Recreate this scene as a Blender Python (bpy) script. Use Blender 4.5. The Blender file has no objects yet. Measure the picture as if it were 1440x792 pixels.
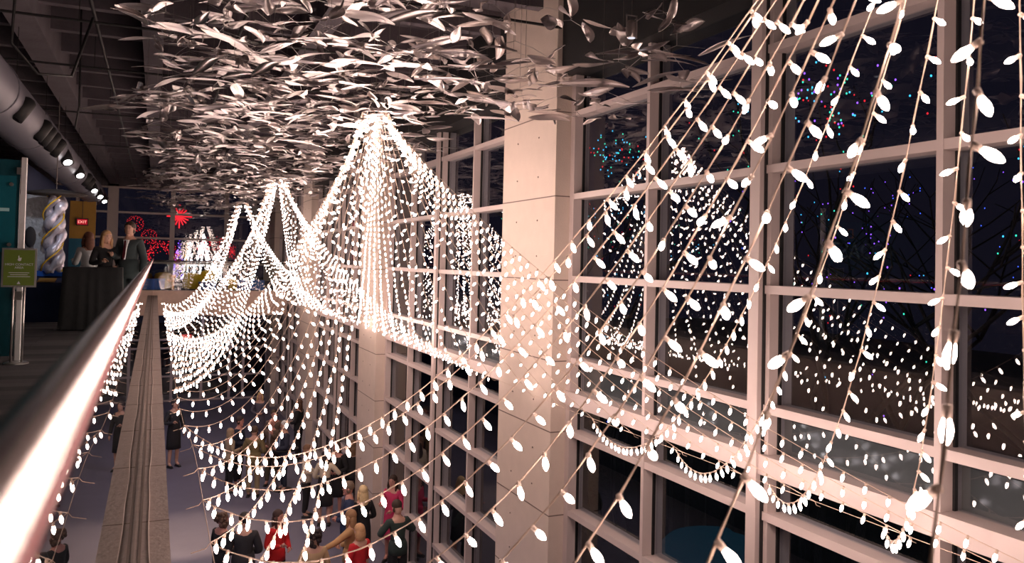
import bpy, bmesh, math, random
from mathutils import Vector, Matrix, Euler
R = math.radians
PI = math.pi
S = bpy.context.scene
COL = S.collection

# ---------------------------------------------------------------- camera, world, light, exposure
YAW, PITCH, ROLL, EYE = R(23.9), R(1.5), R(1.26), Vector((0, 0, 1.25))
fw = Vector((math.sin(YAW) * math.cos(PITCH), math.cos(YAW) * math.cos(PITCH), math.sin(PITCH)))
r0 = Vector((math.cos(YAW), -math.sin(YAW), 0)); u0 = r0.cross(fw)
rt = r0 * math.cos(ROLL) + u0 * math.sin(ROLL); up = -r0 * math.sin(ROLL) + u0 * math.cos(ROLL)
cd = bpy.data.cameras.new('camera'); cam = bpy.data.objects.new('camera', cd); COL.objects.link(cam)
m = Matrix((rt, up, -fw)).transposed().to_4x4(); m.translation = EYE
cam.matrix_world = m
cd.sensor_width = 36; cd.lens = 36 * 1130 / 1440; cd.shift_y = -55 / 1440
cd.clip_start = .01; cd.clip_end = 300
cd.dof.use_dof = True; cd.dof.focus_distance = 8.5; cd.dof.aperture_fstop = 4.0
S.camera = cam
w = bpy.data.worlds.new('night'); S.world = w; w.use_nodes = True
w.node_tree.nodes['Background'].inputs[0].default_value = (.26, .22, .42, 1)
w.node_tree.nodes['Background'].inputs[1].default_value = .030
S.view_settings.view_transform = 'Standard'; S.view_settings.look = 'None'
S.view_settings.exposure = 0.0; S.view_settings.gamma = 1; S.view_settings.use_curve_mapping = False
try:
    S.cycles.use_light_tree = True
    S.cycles.use_denoising = True
    S.cycles.sample_clamp_indirect = 4.0
    S.cycles.caustics_reflective = False; S.cycles.caustics_refractive = False
    S.cycles.max_bounces = 8; S.cycles.transparent_max_bounces = 24
except Exception: pass
BULB_POWER = 46.0
GZ = -4.75          # ground floor level

def spot(name, loc, aim, power, color, angle=60, size=.05):
    d = bpy.data.lights.new(name, 'SPOT'); d.energy = power; d.color = color
    d.spot_size = R(angle); d.spot_blend = .6; d.shadow_soft_size = size
    o = bpy.data.objects.new(name, d); COL.objects.link(o); o.location = loc
    o.rotation_euler = (Vector(aim) - Vector(loc)).to_track_quat('-Z', 'Y').to_euler()
    return o

# ---------------------------------------------------------------- materials
def mat(name, color, rough=.6, metal=0, noise=None, bump=None, emit=None, es=0, alpha=None, spec=None):
    m = bpy.data.materials.new(name); m.use_nodes = True
    nt = m.node_tree; b = nt.nodes['Principled BSDF']
    b.inputs['Base Color'].default_value = (*color, 1); b.inputs['Roughness'].default_value = rough
    b.inputs['Metallic'].default_value = metal
    if spec is not None: b.inputs['Specular IOR Level'].default_value = spec
    tc = nt.nodes.new('ShaderNodeTexCoord')
    sc, amt = noise or (9., .12)
    n = nt.nodes.new('ShaderNodeTexNoise'); n.inputs['Scale'].default_value = sc; n.inputs['Detail'].default_value = 4
    nt.links.new(tc.outputs['Object'], n.inputs['Vector'])
    mx = nt.nodes.new('ShaderNodeMix'); mx.data_type = 'RGBA'
    mx.inputs[6].default_value = (*[c * (1 - amt) for c in color], 1)
    mx.inputs[7].default_value = (*[min(1, c * (1 + amt)) for c in color], 1)
    nt.links.new(n.outputs[0], mx.inputs[0]); nt.links.new(mx.outputs[2], b.inputs['Base Color'])
    if bump:
        bn = nt.nodes.new('ShaderNodeTexNoise'); bn.inputs['Scale'].default_value = bump[0]
        nt.links.new(tc.outputs['Object'], bn.inputs['Vector'])
        bp = nt.nodes.new('ShaderNodeBump'); bp.inputs['Strength'].default_value = bump[1]; bp.inputs['Distance'].default_value = .02
        nt.links.new(bn.outputs[0], bp.inputs['Height']); nt.links.new(bp.outputs[0], b.inputs['Normal'])
    if emit:
        b.inputs['Emission Color'].default_value = (*emit, 1); b.inputs['Emission Strength'].default_value = es
    return m

def glow(name, color, s):
    m = bpy.data.materials.new(name); m.use_nodes = True; nt = m.node_tree; nt.nodes.clear()
    e = nt.nodes.new('ShaderNodeEmission'); e.inputs[0].default_value = (*color, 1); e.inputs[1].default_value = s
    o = nt.nodes.new('ShaderNodeOutputMaterial'); nt.links.new(e.outputs[0], o.inputs[0])
    return m

def glass(name, tint=(.9, .93, .93), ior=1.5):
    m = bpy.data.materials.new(name); m.use_nodes = True; nt = m.node_tree; nt.nodes.clear()
    f = nt.nodes.new('ShaderNodeFresnel'); f.inputs[0].default_value = ior
    t = nt.nodes.new('ShaderNodeBsdfTransparent'); t.inputs[0].default_value = (*tint, 1)
    g = nt.nodes.new('ShaderNodeBsdfGlossy'); g.inputs['Roughness'].default_value = .004
    mx = nt.nodes.new('ShaderNodeMixShader'); o = nt.nodes.new('ShaderNodeOutputMaterial')
    gm = nt.nodes.new('ShaderNodeNewGeometry')
    # a pane: only its outer faces reflect (the Fresnel term of the inside faces would go to total reflection)
    sb = nt.nodes.new('ShaderNodeMath'); sb.operation = 'SUBTRACT'; sb.inputs[0].default_value = 1
    mu = nt.nodes.new('ShaderNodeMath'); mu.operation = 'MULTIPLY'
    nt.links.new(gm.outputs['Backfacing'], sb.inputs[1]); nt.links.new(sb.outputs[0], mu.inputs[1])
    nt.links.new(f.outputs[0], mu.inputs[0]); nt.links.new(mu.outputs[0], mx.inputs[0])
    nt.links.new(t.outputs[0], mx.inputs[1]); nt.links.new(g.outputs[0], mx.inputs[2]); nt.links.new(mx.outputs[0], o.inputs[0])
    return m

M = dict(
    frame=mat('painted_mullion', (.62, .52, .50), .45, noise=(3, .05)),
    gasket=mat('black_gasket', (.01, .01, .012), .5),
    concrete=mat('precast_concrete', (.66, .55, .48), .8, noise=(5, .07), bump=(60, .15)),
    joint=mat('joint_sealant', (.20, .15, .13), .9),
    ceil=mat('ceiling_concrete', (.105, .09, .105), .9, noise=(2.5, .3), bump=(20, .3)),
    black=mat('black_paint', (.012, .012, .014), .6),
    blackcloth=mat('black_cloth', (.010, .010, .012), .9, bump=(8, .5)),
    duct=mat('duct_metal', (.17, .165, .20), .5, .3, noise=(2, .1)),
    steel=mat('brushed_steel', (.62, .58, .57), .28, .9),
    rail=mat('rail_steel', (.58, .52, .50), .24, .9),
    red=mat('red_gasket', (.5, .01, .03), .5),
    fascia=mat('fascia_panel', (.62, .46, .38), .7),
    ledge=mat('ledge_panel', (.36, .285, .255), .6, noise=(14, .22), bump=(40, .2)),
    cable=mat('cable_sheath', (.45, .36, .31), .6),
    cord=mat('light_cord', (.62, .47, .38), .6),
    socket=mat('bulb_socket', (.80, .63, .54), .5),
    bulb=glow('warm_bulb', (1, .74, .64), BULB_POWER),
    leaf=mat('leaf_metal', (.82, .75, .74), .30, .95, noise=(6, .12)),
    wire=mat('hanging_wire', (.25, .22, .21), .4, .8),
    spandrel=mat('spandrel_glass', (.17, .165, .15), .12, 0, noise=(4, .08)),
    pane=glass('window_glass', (.80, .84, .88), 1.8),
    balglass=glass('balustrade_glass', (.90, .94, .93), 1.5),
    floorg=mat('ground_terrazzo', (.17, .165, .235), .45, noise=(2, .15)),
    outside=mat('terrace_paving', (.03, .03, .035), .8),
    teal=mat('teal_board', (.01, .075, .10), .3, bump=(9, .5)),
    text=mat('pale_letters', (.45, .75, .78), .5),
    orange=mat('orange_letters', (.9, .35, .05), .5),
    white=mat('white_paint', (.75, .73, .74), .5),
    silver=mat('silver_foil', (.66, .62, .72), .28, .35, bump=(14, .7)),
    rock=mat('textured_panel', (.40, .42, .46), .6, noise=(18, .5), bump=(14, 1)),
    yellow=mat('yellow_plastic', (.80, .50, .03), .4),
    mustard=mat('mustard_wall', (.36, .19, .03), .7),
    tealwall=mat('teal_wall', (.01, .10, .17), .7),
    blue=mat('blue_paint', (.01, .10, .50), .5),
    navy=mat('navy_wall', (.010, .02, .07), .8),
    darkwall=mat('dark_wall', (.03, .028, .033), .8),
    green=mat('green_sign', (.13, .19, .02), .5),
    exit=glow('exit_red', (1, .03, .05), 1.2),
    redled=glow('red_led', (1, .02, .03), 2.2), blueled=glow('blue_led', (.05, .12, 1), 4),
    cyanled=glow('cyan_led', (.05, .55, 1), 3), greenled=glow('green_led', (.05, 1, .55), 2.2),
    violetled=glow('violet_led', (.28, .08, 1), 4), whiteled=glow('white_led', (1, .85, .78), 7), goldled=glow('gold_led', (1, .5, .1), 2),
    lamp=glow('lamp_lens', (1, .95, .95), 12),
    bark=mat('bark', (.03, .022, .02), .9),
)
def carpet():
    m = mat('carpet', (.03, .027, .033), .95); nt = m.node_tree; b = nt.nodes['Principled BSDF']
    tc = nt.nodes.new('ShaderNodeTexCoord'); br = nt.nodes.new('ShaderNodeTexBrick')
    br.inputs['Scale'].default_value = 1.0; br.inputs['Brick Width'].default_value = 1.0; br.inputs['Row Height'].default_value = .25
    br.inputs['Mortar Size'].default_value = .004
    br.inputs['Color1'].default_value = (.028, .024, .03, 1); br.inputs['Color2'].default_value = (.085, .072, .085, 1); br.inputs['Mortar'].default_value = (.02, .018, .02, 1)
    nt.links.new(tc.outputs['Object'], br.inputs['Vector']); nt.links.new(br.outputs[0], b.inputs['Base Color'])
    return m
M['carpet'] = carpet()

# ---------------------------------------------------------------- mesh collector
class MB:
    def __init__(s): s.v = []; s.f = []; s.mi = []; s.cur = 0
    def mat(s, i): s.cur = i; return s
    def add(s, vs, fs, mtx=None):
        b = len(s.v)
        s.v += [tuple(mtx @ Vector(v)) if mtx else tuple(v) for v in vs]
        s.f += [tuple(i + b for i in f) for f in fs]; s.mi += [s.cur] * len(fs); return s
    def box(s, x0, x1, y0, y1, z0, z1, mtx=None):
        v = [(x, y, z) for z in (z0, z1) for y in (y0, y1) for x in (x0, x1)]
        return s.add(v, [(0, 2, 3, 1), (4, 5, 7, 6), (0, 1, 5, 4), (2, 6, 7, 3), (0, 4, 6, 2), (1, 3, 7, 5)], mtx)
    def tube(s, pts, r, n=5, mtx=None, closed=False):
        pts = [Vector(p) for p in pts]; k = len(pts); rr = r if isinstance(r, (list, tuple)) else [r] * k
        vs = []; ref = None
        for i, p in enumerate(pts):
            t = (pts[(i + 1) % k] - pts[i - 1]) if closed else (pts[min(i + 1, k - 1)] - pts[max(i - 1, 0)])
            t = t.normalized() if t.length > 1e-9 else Vector((0, 0, 1))
            if ref is None: ref = t.orthogonal().normalized()
            a = (ref - t * ref.dot(t)); a = a.normalized() if a.length > 1e-6 else t.orthogonal().normalized()
            ref = a; b = t.cross(a)
            vs += [p + (a * math.cos(2 * PI * j / n) + b * math.sin(2 * PI * j / n)) * rr[i] for j in range(n)]
        fs = []
        for i in range(k if closed else k - 1):
            q = (i + 1) % k
            fs += [(i * n + j, i * n + (j + 1) % n, q * n + (j + 1) % n, q * n + j) for j in range(n)]
        if not closed: fs += [tuple(range(n))[::-1], tuple((k - 1) * n + j for j in range(n))]
        return s.add(vs, fs, mtx)
    def lathe(s, prof, n=12, mtx=None, sx=1, sy=1):
        vs = []; fs = []
        for r, z in prof: vs += [(r * sx * math.cos(2 * PI * j / n), r * sy * math.sin(2 * PI * j / n), z) for j in range(n)]
        for i in range(len(prof) - 1): fs += [(i * n + j, i * n + (j + 1) % n, (i + 1) * n + (j + 1) % n, (i + 1) * n + j) for j in range(n)]
        fs += [tuple(range(n))[::-1], tuple((len(prof) - 1) * n + j for j in range(n))]
        return s.add(vs, fs, mtx)
    def ell(s, c, rx, ry, rz, n=10, k=7, mtx=None):
        prof = [(max(1e-4, math.sin(PI * i / k)), -math.cos(PI * i / k)) for i in range(k + 1)]
        T = Matrix.Translation(c) @ Matrix.Diagonal((rx, ry, rz, 1))
        return s.lathe(prof, n, (mtx @ T) if mtx else T)
    def mesh(s, name, mats, smooth=False):
        me = bpy.data.meshes.new(name); me.from_pydata(s.v, [], s.f)
        for x in (mats if isinstance(mats, (list, tuple)) else [mats]): me.materials.append(x)
        me.polygons.foreach_set('material_index', s.mi)
        if smooth: me.polygons.foreach_set('use_smooth', [True] * len(s.f))
        me.update(); return me
    def build(s, name, mats, parent=None, smooth=False, **kw):
        return link(name, s.mesh(name, mats, smooth), parent, **kw)
def link(name, me, parent=None, label=None, cat=None, group=None, kind=None, loc=None):
    o = bpy.data.objects.new(name, me); COL.objects.link(o)
    if parent: o.parent = parent
    if loc: o.location = loc
    tag(o, label, cat, group, kind); return o
def tag(o, label=None, cat=None, group=None, kind=None):
    if label: o['label'] = label
    if cat: o['category'] = cat
    if group: o['group'] = group
    if kind: o['kind'] = kind
def empty(name, loc, label, cat, group=None, rz=0):
    o = bpy.data.objects.new(name, None); COL.objects.link(o); o.location = loc; o.rotation_euler = (0, 0, rz)
    o.empty_display_size = .1; tag(o, label, cat, group); return o
def copy_tree(o, parent=None):
    c = o.copy(); COL.objects.link(c)
    if parent: c.parent = parent
    for ch in list(o.children): copy_tree(ch, c)
    return c
def struct(name, mb, mats, label=None, parent=None):
    return mb.build(name, mats, parent, label=label, kind=None if parent else 'structure')
def letters(name, txt, size, mt, parent, loc, rot, ext=.004, align='CENTER'):
    cu = bpy.data.curves.new(name, 'FONT'); cu.body = txt; cu.size = size; cu.extrude = ext; cu.align_x = align
    t = bpy.data.objects.new(name + '_tmp', cu); COL.objects.link(t)
    dg = bpy.context.evaluated_depsgraph_get(); me = bpy.data.meshes.new_from_object(t.evaluated_get(dg))
    bpy.data.objects.remove(t); me.materials.clear(); me.materials.append(mt)
    o = link(name, me, parent); o.location = loc; o.rotation_euler = rot; return o

# ---------------------------------------------------------------- the building shell
XW = 4.60          # inner face of the window frames
GX = 4.74          # glass
EZ = EYE.z
YEND = 37.0
struct('floor', MB().box(-7, 4.9, -6, YEND + 1, GZ - .3, GZ), M['floorg'], 'blue grey ground floor of the hall under the light strings')
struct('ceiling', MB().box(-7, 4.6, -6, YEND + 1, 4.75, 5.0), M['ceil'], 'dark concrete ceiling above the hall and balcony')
rb = MB()
y = -4.6
while y < YEND:
    rb.box(-6.9, 4.3, y, y + .14, 4.42, 4.76); y += 1.35
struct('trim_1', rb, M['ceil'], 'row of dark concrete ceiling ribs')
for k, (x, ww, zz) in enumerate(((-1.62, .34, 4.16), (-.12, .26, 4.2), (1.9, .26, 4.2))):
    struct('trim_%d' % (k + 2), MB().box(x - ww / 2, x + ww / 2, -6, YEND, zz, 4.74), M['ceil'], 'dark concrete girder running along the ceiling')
struct('trim_5', MB().box(4.46, 5.0, -6, YEND, 3.56, 4.9), M['black'], 'black soffit box above the tall windows')
# balcony slab and the ledge outside the glass
struct('floor_balcony', MB().box(-7, -.06, -6, YEND + .5, -.35, 0), M['carpet'], 'dark plank patterned carpet of the balcony')
struct('trim_6', MB().box(-.055, .108, -6, 31.0, -.95, -.15), [M['ledge']], 'long narrow brown ledge outside the glass balustrade')
lj = MB()
yy = 1.0
while yy < 31: lj.box(-.03, .109, yy, yy + .006, -.155, -.1485); yy += 1.22
lj.box(-.032, -.020, -6, 31, -.152, -.146)
struct('trim_7', lj, M['joint'], 'thin dark joints across the ledge')
struct('trim_8', MB().box(-7, -.055, -6, 31.0, -.95, -.36), M['darkwall'], 'underside of the balcony slab')
# far cross balcony
struct('floor_far', MB().box(-.06, 4.5, 31.0, YEND + .4, -.12, -.0), M['carpet'], 'carpet of the far cross balcony')
struct('trim_9', MB().box(-.06, 4.56, 30.98, 31.35, -.86, .02), M['fascia'], 'lit peach fascia beam of the far cross balcony')
struct('trim_10', MB().box(-.06, 4.5, 31.36, YEND, -.86, -.13), M['darkwall'], 'underside of the far cross balcony')
# walls that close the place
struct('wall_left', MB().box(-7.1, -7, -6, YEND + 1, GZ, 5), M['darkwall'])
struct('wall_back', MB().box(-7, 5, -6.2, -6, GZ, 5), M['darkwall'])

def bay_window(idx, y0, y1):
    """frame with one strong middle post, two thinner mullions, rows at the floor lines"""
    f = MB(); g = MB(); sp = MB(); k = MB()
    ys = [y0 + (y1 - y0) * i / 4 for i in range(5)]
    for i, yv in enumerate(ys):
        if i == 2:
            f.box(XW - .05, XW + .20, yv - .06, yv + .06, GZ, 3.6); f.box(XW + .02, XW + .26, yv - .12, yv + .12, GZ, 3.6)
            k.box(XW - .005, XW + .02, yv - .075, yv + .075, GZ, 3.6)
        elif i in (0, 4):
            e = .10 if i == 0 else -.10
            f.box(XW, XW + .20, min(yv, yv + e), max(yv, yv + e), GZ, 3.6)
        else: f.box(XW, XW + .24, yv - .025, yv + .025, GZ, 3.6)
    rows = [EZ + 1.83, EZ + .827, EZ - .17, EZ - 1.15, EZ - 2.02, EZ - 2.97, EZ - 3.98, EZ - 4.98]
    for z in rows: f.box(XW + .004, XW + .23, y0, y1, z - .035, z + .035)
    f.box(XW - .03, XW + .22, y0, y1, EZ - 1.68, EZ - 1.52)            # floor line band
    f.box(XW + .004, XW + .23, y0, y1, GZ, GZ + .12)
    st = empty('window_%d' % idx, (0, 0, 0), 'tall gridded window bay along the right side of the hall', None); del st['label']
    st['kind'] = 'structure'
    f.build('frame', M['frame'], st)
    k.build('gasket', M['gasket'], st)
    zs = [GZ + .1] + sorted(rows) + [3.6]
    for a in range(4):
        for b in range(len(zs) - 1):
            za, zb = zs[b], zs[b + 1]
            ya, yb = ys[a] + .02, ys[a + 1] - .02
            g.box(GX, GX + .022, ya, yb, za, zb)
            for (p, q, r_, t_) in ((ya, ya + .022, za, zb), (yb - .022, yb, za, zb)):
                pass
        sp.box(GX + .05, GX + .08, ys[a] + .03, ys[a + 1] - .03, EZ - 1.62, EZ - 1.24)
    g.build('pane', M['pane'], st)
    sp.build('spandrel_panel', M['spandrel'], st)
    gk = MB()
    for i, yv in enumerate(ys):
        h = .13 if i == 2 else (.11 if i in (0, 4) else .033)
        for sgn in (-1, 1):
            if (i == 0 and sgn < 0) or (i == 4 and sgn > 0): continue
            gk.box(GX - .03, GX + .0, yv + sgn * h - .008, yv + sgn * h + .008, GZ, 3.6)
    gk.build('gasket', M['gasket'], st)

COLS = [(.32, 1.92), (8.67, 10.27), (17.02, 18.62), (25.37, 26.97), (33.72, 35.3)]
edges = [-5.8, .32, 1.92, 8.67, 10.27, 17.02, 18.62, 25.37, 26.97, 33.72, 35.3, 37.0]
n = 0
for i in range(0, len(edges) - 1, 2):
    if i == 0: continue
for a, b in ((-4.8, .32), (1.92, 8.67), (10.27, 17.02), (18.62, 25.37), (26.97, 33.72)):
    n += 1; bay_window(n, a, b)
struct('wall_right', MB().box(4.62, 4.85, 35.3, 37.1, GZ, 4.7), M['frame'], 'narrow solid end of the window wall')
for k, (a, b) in enumerate(COLS):
    c = MB().box(4.40, 4.86, a, b, GZ, 4.76); c.mat(1)
    for z in (EZ + 1.86, EZ + .83, EZ - .19, EZ - 1.17, EZ - 2.02, EZ - 3.02, EZ - 4.02, EZ - 5.0):
        c.box(4.3975, 4.6, a - .0025, b + .0025, z - .007, z + .007)
    for z in (EZ + 1.6, EZ + 1.1, EZ + .55, EZ + .1, EZ - .45, EZ - .9, EZ - 1.7, EZ - 2.3, EZ - 2.75, EZ - 3.3, EZ - 3.75, EZ - 4.5):
        for q in (.3, .7):
            yy = a + (b - a) * q
            c.tube([(4.392, yy, z), (4.41, yy, z)], .010, 8)
    st = struct('trim_%d' % (11 + k), c, [M['concrete'], M['joint']], 'tall pale precast concrete column between the window bays')

# far end window wall
fwm = MB(); fg = MB()
for x, hw in ((-6, .06), (-2.95, .06), (-1.66, .2), (.62, .09), (2.78, .08), (3.95, .08), (4.5, .1)):
    fwm.box(x - hw, x + hw, YEND - .1, YEND + .12, 0, 4.2)
for z in (.03, .95, 1.98, 3.02, 4.05): fwm.box(-6, 4.6, YEND - .08, YEND + .1, z - .04, z + .04)
st = empty('window_6', (0, 0, 0), 'x', None); del st['label']; st['kind'] = 'structure'
fwm.build('frame', M['frame'], st); fg.box(-6, 4.6, YEND + .02, YEND + .04, 0, 4.1); fg.build('pane', M['pane'], st)
struct('wall_front', MB().box(-7, 4.8, YEND - .1, YEND + .2, 4.08, 4.8).box(-7, 4.8, YEND + .2, YEND + .4, -.9, 0), M['ceil'])
# ground floor end: dark glass doors
gd = MB(); YG = 36.0
for x in (-.4, .75, 1.9, 3.0, 3.55, 4.5): gd.box(x - .05, x + .05, YG - .05, YG + .1, GZ, -.86)
for z in (GZ + .05, GZ + 1.05, GZ + 2.2, GZ + 2.55, -.95): gd.box(-.6, 4.6, YG - .04, YG + .09, z - .035, z + .035)
for x in (1.2, 1.45): gd.tube([(x, YG - .1, GZ + .9), (x, YG - .1, GZ + 1.3)], .02, 6)
st = empty('door_1', (0, 0, 0), 'x', None); del st['label']; st['kind'] = 'structure'
gd.build('frame', M['frame'], st); MB().box(-.6, 4.6, YG + .02, YG + .04, GZ, -.9).build('pane', M['pane'], st)
struct('wall_lower', MB().box(-7, -.6, YG - .1, YG + .2, GZ, -.95), M['navy'])
struct('wall_under', MB().box(-3.2, -3.0, -6, YG, GZ, -.95), M['navy'])
struct('floor_outside', MB().box(4.95, 60, -20, 80, GZ - .4, GZ - .1).box(-20, 4.95, YEND + 1.2, 80, GZ - .4, GZ - .1), M['outside'], 'dark terrace outside')

# ---------------------------------------------------------------- balustrade at the camera
t = empty('glass_balustrade', (-.045, 10, 0), 'long glass balustrade with dark steel handrail receding from the lower left corner', 'balustrade')
def rel(o):   # world-built parts under an empty
    o.matrix_parent_inverse = Matrix.Translation(-o.parent.location); return o
rel(MB().tube([(-.065, y, 1.137) for y in (-2, -.5, .2, 1, 3, 8, 16, 31)], .0205, 24).build('handrail', M['rail'], t, smooth=True))
rel(MB().box(-.062, -.050, -2, 30.95, -.14, 1.095).build('glass_panel', M['balglass'], t))
rel(MB().box(-.064, -.048, -2, 30.95, 1.108, 1.116).build('gasket', M['red'], t, label='red strip under the handrail'))
rel(MB().box(-.066, -.0545, -2, 30.95, -.35, -.12).build('base_channel', M['steel'], t))
t = empty('glass_balustrade', (2.3, 31.1, 0), 'far glass balustrade across the end of the hall above the peach beam', 'balustrade')
rel(MB().tube([(x, 31.15, 1.07) for x in (-.05, 2, 4.5)], .028, 8).build('handrail', M['rail'], t, smooth=True))
for i in range(4):
    x = .0 + i * 1.12
    rel(MB().box(x, x + 1.09, 31.14, 31.155, .02, 1.06).build('glass_panel', M['balglass'], t))
# cable lying on the ledge
cb = MB().tube([(.012 + .004 * math.sin(y * 2.1) + .003 * math.sin(y * 5.3), y, -.145) for y in [1 + i * .25 for i in range(118)]], .0035, 5)
cb.build('power_cable', M['cable'], smooth=True, label='thin pale cable lying along the brown ledge', cat='cable')

# ---------------------------------------------------------------- strings of bulbs
rnd = random.Random(7)
def bulb_mesh(n=8):
    b = MB(); b.lathe([(.0045, -.017), (.0066, -.021), (.0095, -.031), (.0112, -.041), (.0099, -.052), (.0060, -.062), (.0012, -.068)], n)
    return b.mesh('light_bulb', M['bulb'], True)
def socket_mb(mb, mtx=None, n=7):
    mb.lathe([(.0055, .005), (.0085, .003), (.0085, -.008), (.0072, -.020)], n, mtx)
BULB = bulb_mesh(8)
sk = MB(); socket_mb(sk); SOCK = sk.mesh('socket', M['socket'], True)
PEAKS = [Vector((2.5, 1.7, 3.2)), Vector((2.5, 10.0, 3.12)), Vector((2.5, 18.9, 3.05)), Vector((2.5, 27.0, 3.0))]
NL = [(-4, .3, -.2), (3.55, .3, -.2), (4.37, .3, -.2), (5.11, .3, -.19), (5.94, .31, -.204), (6.84, .315, -.238), (8.01, .29, -.305), (9.0, .27, -.30), (40, .25, -.30)]
def nodeL(y):
    for (a, xa, za), (b, xb, zb) in zip(NL, NL[1:]):
        if y <= b: q = (y - a) / (b - a); return Vector((xa + (xb - xa) * q, y, za + (zb - za) * q))
def _old(y): return Vector((.3 - .012 * max(0, y - 6.5) if y < 10 else .258, y, -.19 - (.03 * max(0, y - 6.5) if y < 10 else .105)))
def nodeW(y): return Vector((4.30, y, -.38 + (.02 * max(0, y - 8) if y < 18 else .2)))

def strand_path(P, e, sag):
    h = Vector((e.x - P.x, e.y - P.y, 0)).normalized() * .17
    a = P + h; pts = []
    L = (e - a).length; N = max(24, int(L / .12))
    for i in range(N + 1):
        q = i / N; p = a.lerp(e, q); p.z -= 4 * sag * q * (1 - q); pts.append(p)
    return pts
def bulb_frames(pts, step=.15):
    out = []; acc = .13
    for i in range(len(pts) - 1):
        d = pts[i + 1] - pts[i]; l = d.length
        while acc <= l:
            p = pts[i] + d * (acc / l); t = d.normalized()
            g = Vector((0, 0, -1)); gp = g - t * g.dot(t)
            rp = Vector((rnd.gauss(0, 1), rnd.gauss(0, 1), rnd.gauss(0, 1))); rp -= t * rp.dot(t); rp.normalize()
            dr = gp * 2.3 * gp.length + rp * (.75 if gp.length < .75 else .33) + g * .28
            dr.normalize()
            out.append((p, dr)); acc += step * rnd.uniform(.985, 1.015)
        acc -= l
    return out
def orient(p, d):
    q = d.to_track_quat('-Z', 'Y'); return Matrix.Translation(p) @ q.to_matrix().to_4x4() @ Matrix.Translation((0, 0, -.002))

def light_string(P, e, sag, label, group, detail):
    pts = strand_path(P, e, sag); fr = bulb_frames(pts)
    org = P
    c = MB()
    if detail == 0:      # far away: cord and bulbs read as one
        c.tube([p - org for p in pts[::2] + ([pts[-1]] if len(pts) % 2 == 0 else [])], .0026, 4)
        for p, d in fr:
            mt = orient(p - org, d); c.mat(0); c.tube([mt @ Vector((0, 0, 0)), mt @ Vector((0, 0, -.022))], .008, 5)
            c.mat(1); c.lathe([(.005, -.020), (.0094, -.031), (.0103, -.041), (.006, -.058), (.001, -.065)], 6, mt)
        return c.build('light_string', [M['cord'], M['bulb']], label=label, cat='string lights', group=group, loc=org)
    root = empty('light_string', org, label, 'string lights', group)
    c.tube([p - org for p in pts], .0024 if detail == 2 else .0026, 6)
    # the second twisted conductor
    if detail == 2:
        tw = []
        for i, p in enumerate(pts):
            t = (pts[min(i + 1, len(pts) - 1)] - pts[max(0, i - 1)]).normalized(); a = t.orthogonal().normalized(); b = t.cross(a)
            tw.append(p - org + (a * math.cos(i * 1.9) + b * math.sin(i * 1.9)) * .0036)
        c.tube(tw, .0022, 5)
    # tail past the support cable
    e2 = pts[-1] - org; c.tube([e2, e2 + Vector((-.02 if e.x < 1 else .02, .01, -.03)), e2 + Vector((-.09 if e.x < 1 else .07, .02, -.05))], .0022, 4)
    if detail == 1:
        for p, d in fr: socket_mb(c, orient(p - org, d), 5)
    c.build('cord', [M['cord']], root, smooth=False)
    for p, d in fr:
        mt = orient(p - org, d)
        o = bpy.data.objects.new('light_bulb', BULB); COL.objects.link(o); o.parent = root; o.matrix_local = mt
        if detail == 2:
            s_ = bpy.data.objects.new('socket', SOCK); COL.objects.link(s_); s_.parent = o
    return root

nodes0 = [1.98 + .785 * i for i in range(10)]
nearL = [.40, 1.18, 1.98, 2.77, 3.55, 4.37, 5.11, 5.94, 6.84, 8.01, 8.85, 9.6]
nodes1 = [10.3 + .81 * i for i in range(11)]
nodes2 = [19.3 + 1.0 * i for i in range(8)]
nodes3 = [27.5 + .8 * i for i in range(4)]
ORD = 'first second third fourth fifth sixth seventh eighth ninth tenth eleventh twelfth thirteenth fourteenth fifteenth sixteenth seventeenth eighteenth nineteenth twentieth twenty-first twenty-second twenty-third twenty-fourth twenty-fifth twenty-sixth twenty-seventh twenty-eighth twenty-ninth thirtieth'.split()
names = ['nearest hoop', 'big middle hoop', 'second hoop', 'farthest hoop']
def sagL(pi, P, y):
    if pi == 0:
        return {.40: .35, 1.18: .46, 1.98: .62, 2.77: .82, 3.55: .95, 8.01: 1.15}.get(y, 1.02)
    return 1.1
def sagW(pi, P, y):
    h = math.hypot(P.x - 4.3, P.y - y)
    return .85 + .05 * h if pi == 0 else .30 + .03 * h
for pi, P in enumerate(PEAKS):
    fwd = [nodes0, nodes1, nodes2, nodes3][pi]
    back = [[-.6, -2.2, -3.8], nodes0, nodes1, nodes2][pi]
    for ys, way in ((fwd, 'away'), (back, 'back')):
        for side in 'LW':
            yl = nearL if (ys is nodes0 and side == 'L') else ([1.9, 2.8, 3.75, 4.8, 6.0, 7.5] if pi == 0 and way == 'away' else ys)
            for y in yl:
                if pi == 0 and way == 'away' and y > 8.3: continue
                if pi == 1 and way == 'back' and side == 'L' and y < 2.7: continue
                e = nodeL(y) if side == 'L' else nodeW(y)
                sg = (sagL if side == 'L' else sagW)(pi, P, y)
                det = 0 if pi >= 2 or (pi == 0 and way == 'back') else (2 if pi == 0 else 1)
                wd = {'away': 'running away down the hall', 'back': 'running back towards the camera'}[way]
                sd = 'cable by ledge' if side == 'L' else 'cable by windows'
                k_ = ORD[(yl if way == 'away' else yl[::-1]).index(y)]
                lb = 'bulb string from %s to %s, %s tie point %s' % (names[pi], sd, k_, 'away from camera' if way == 'away' else 'towards camera')
                light_string(P, e, sg, lb, 'bulb strings from the %s to the %s, %s' % (names[pi], sd, wd), det)

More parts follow.
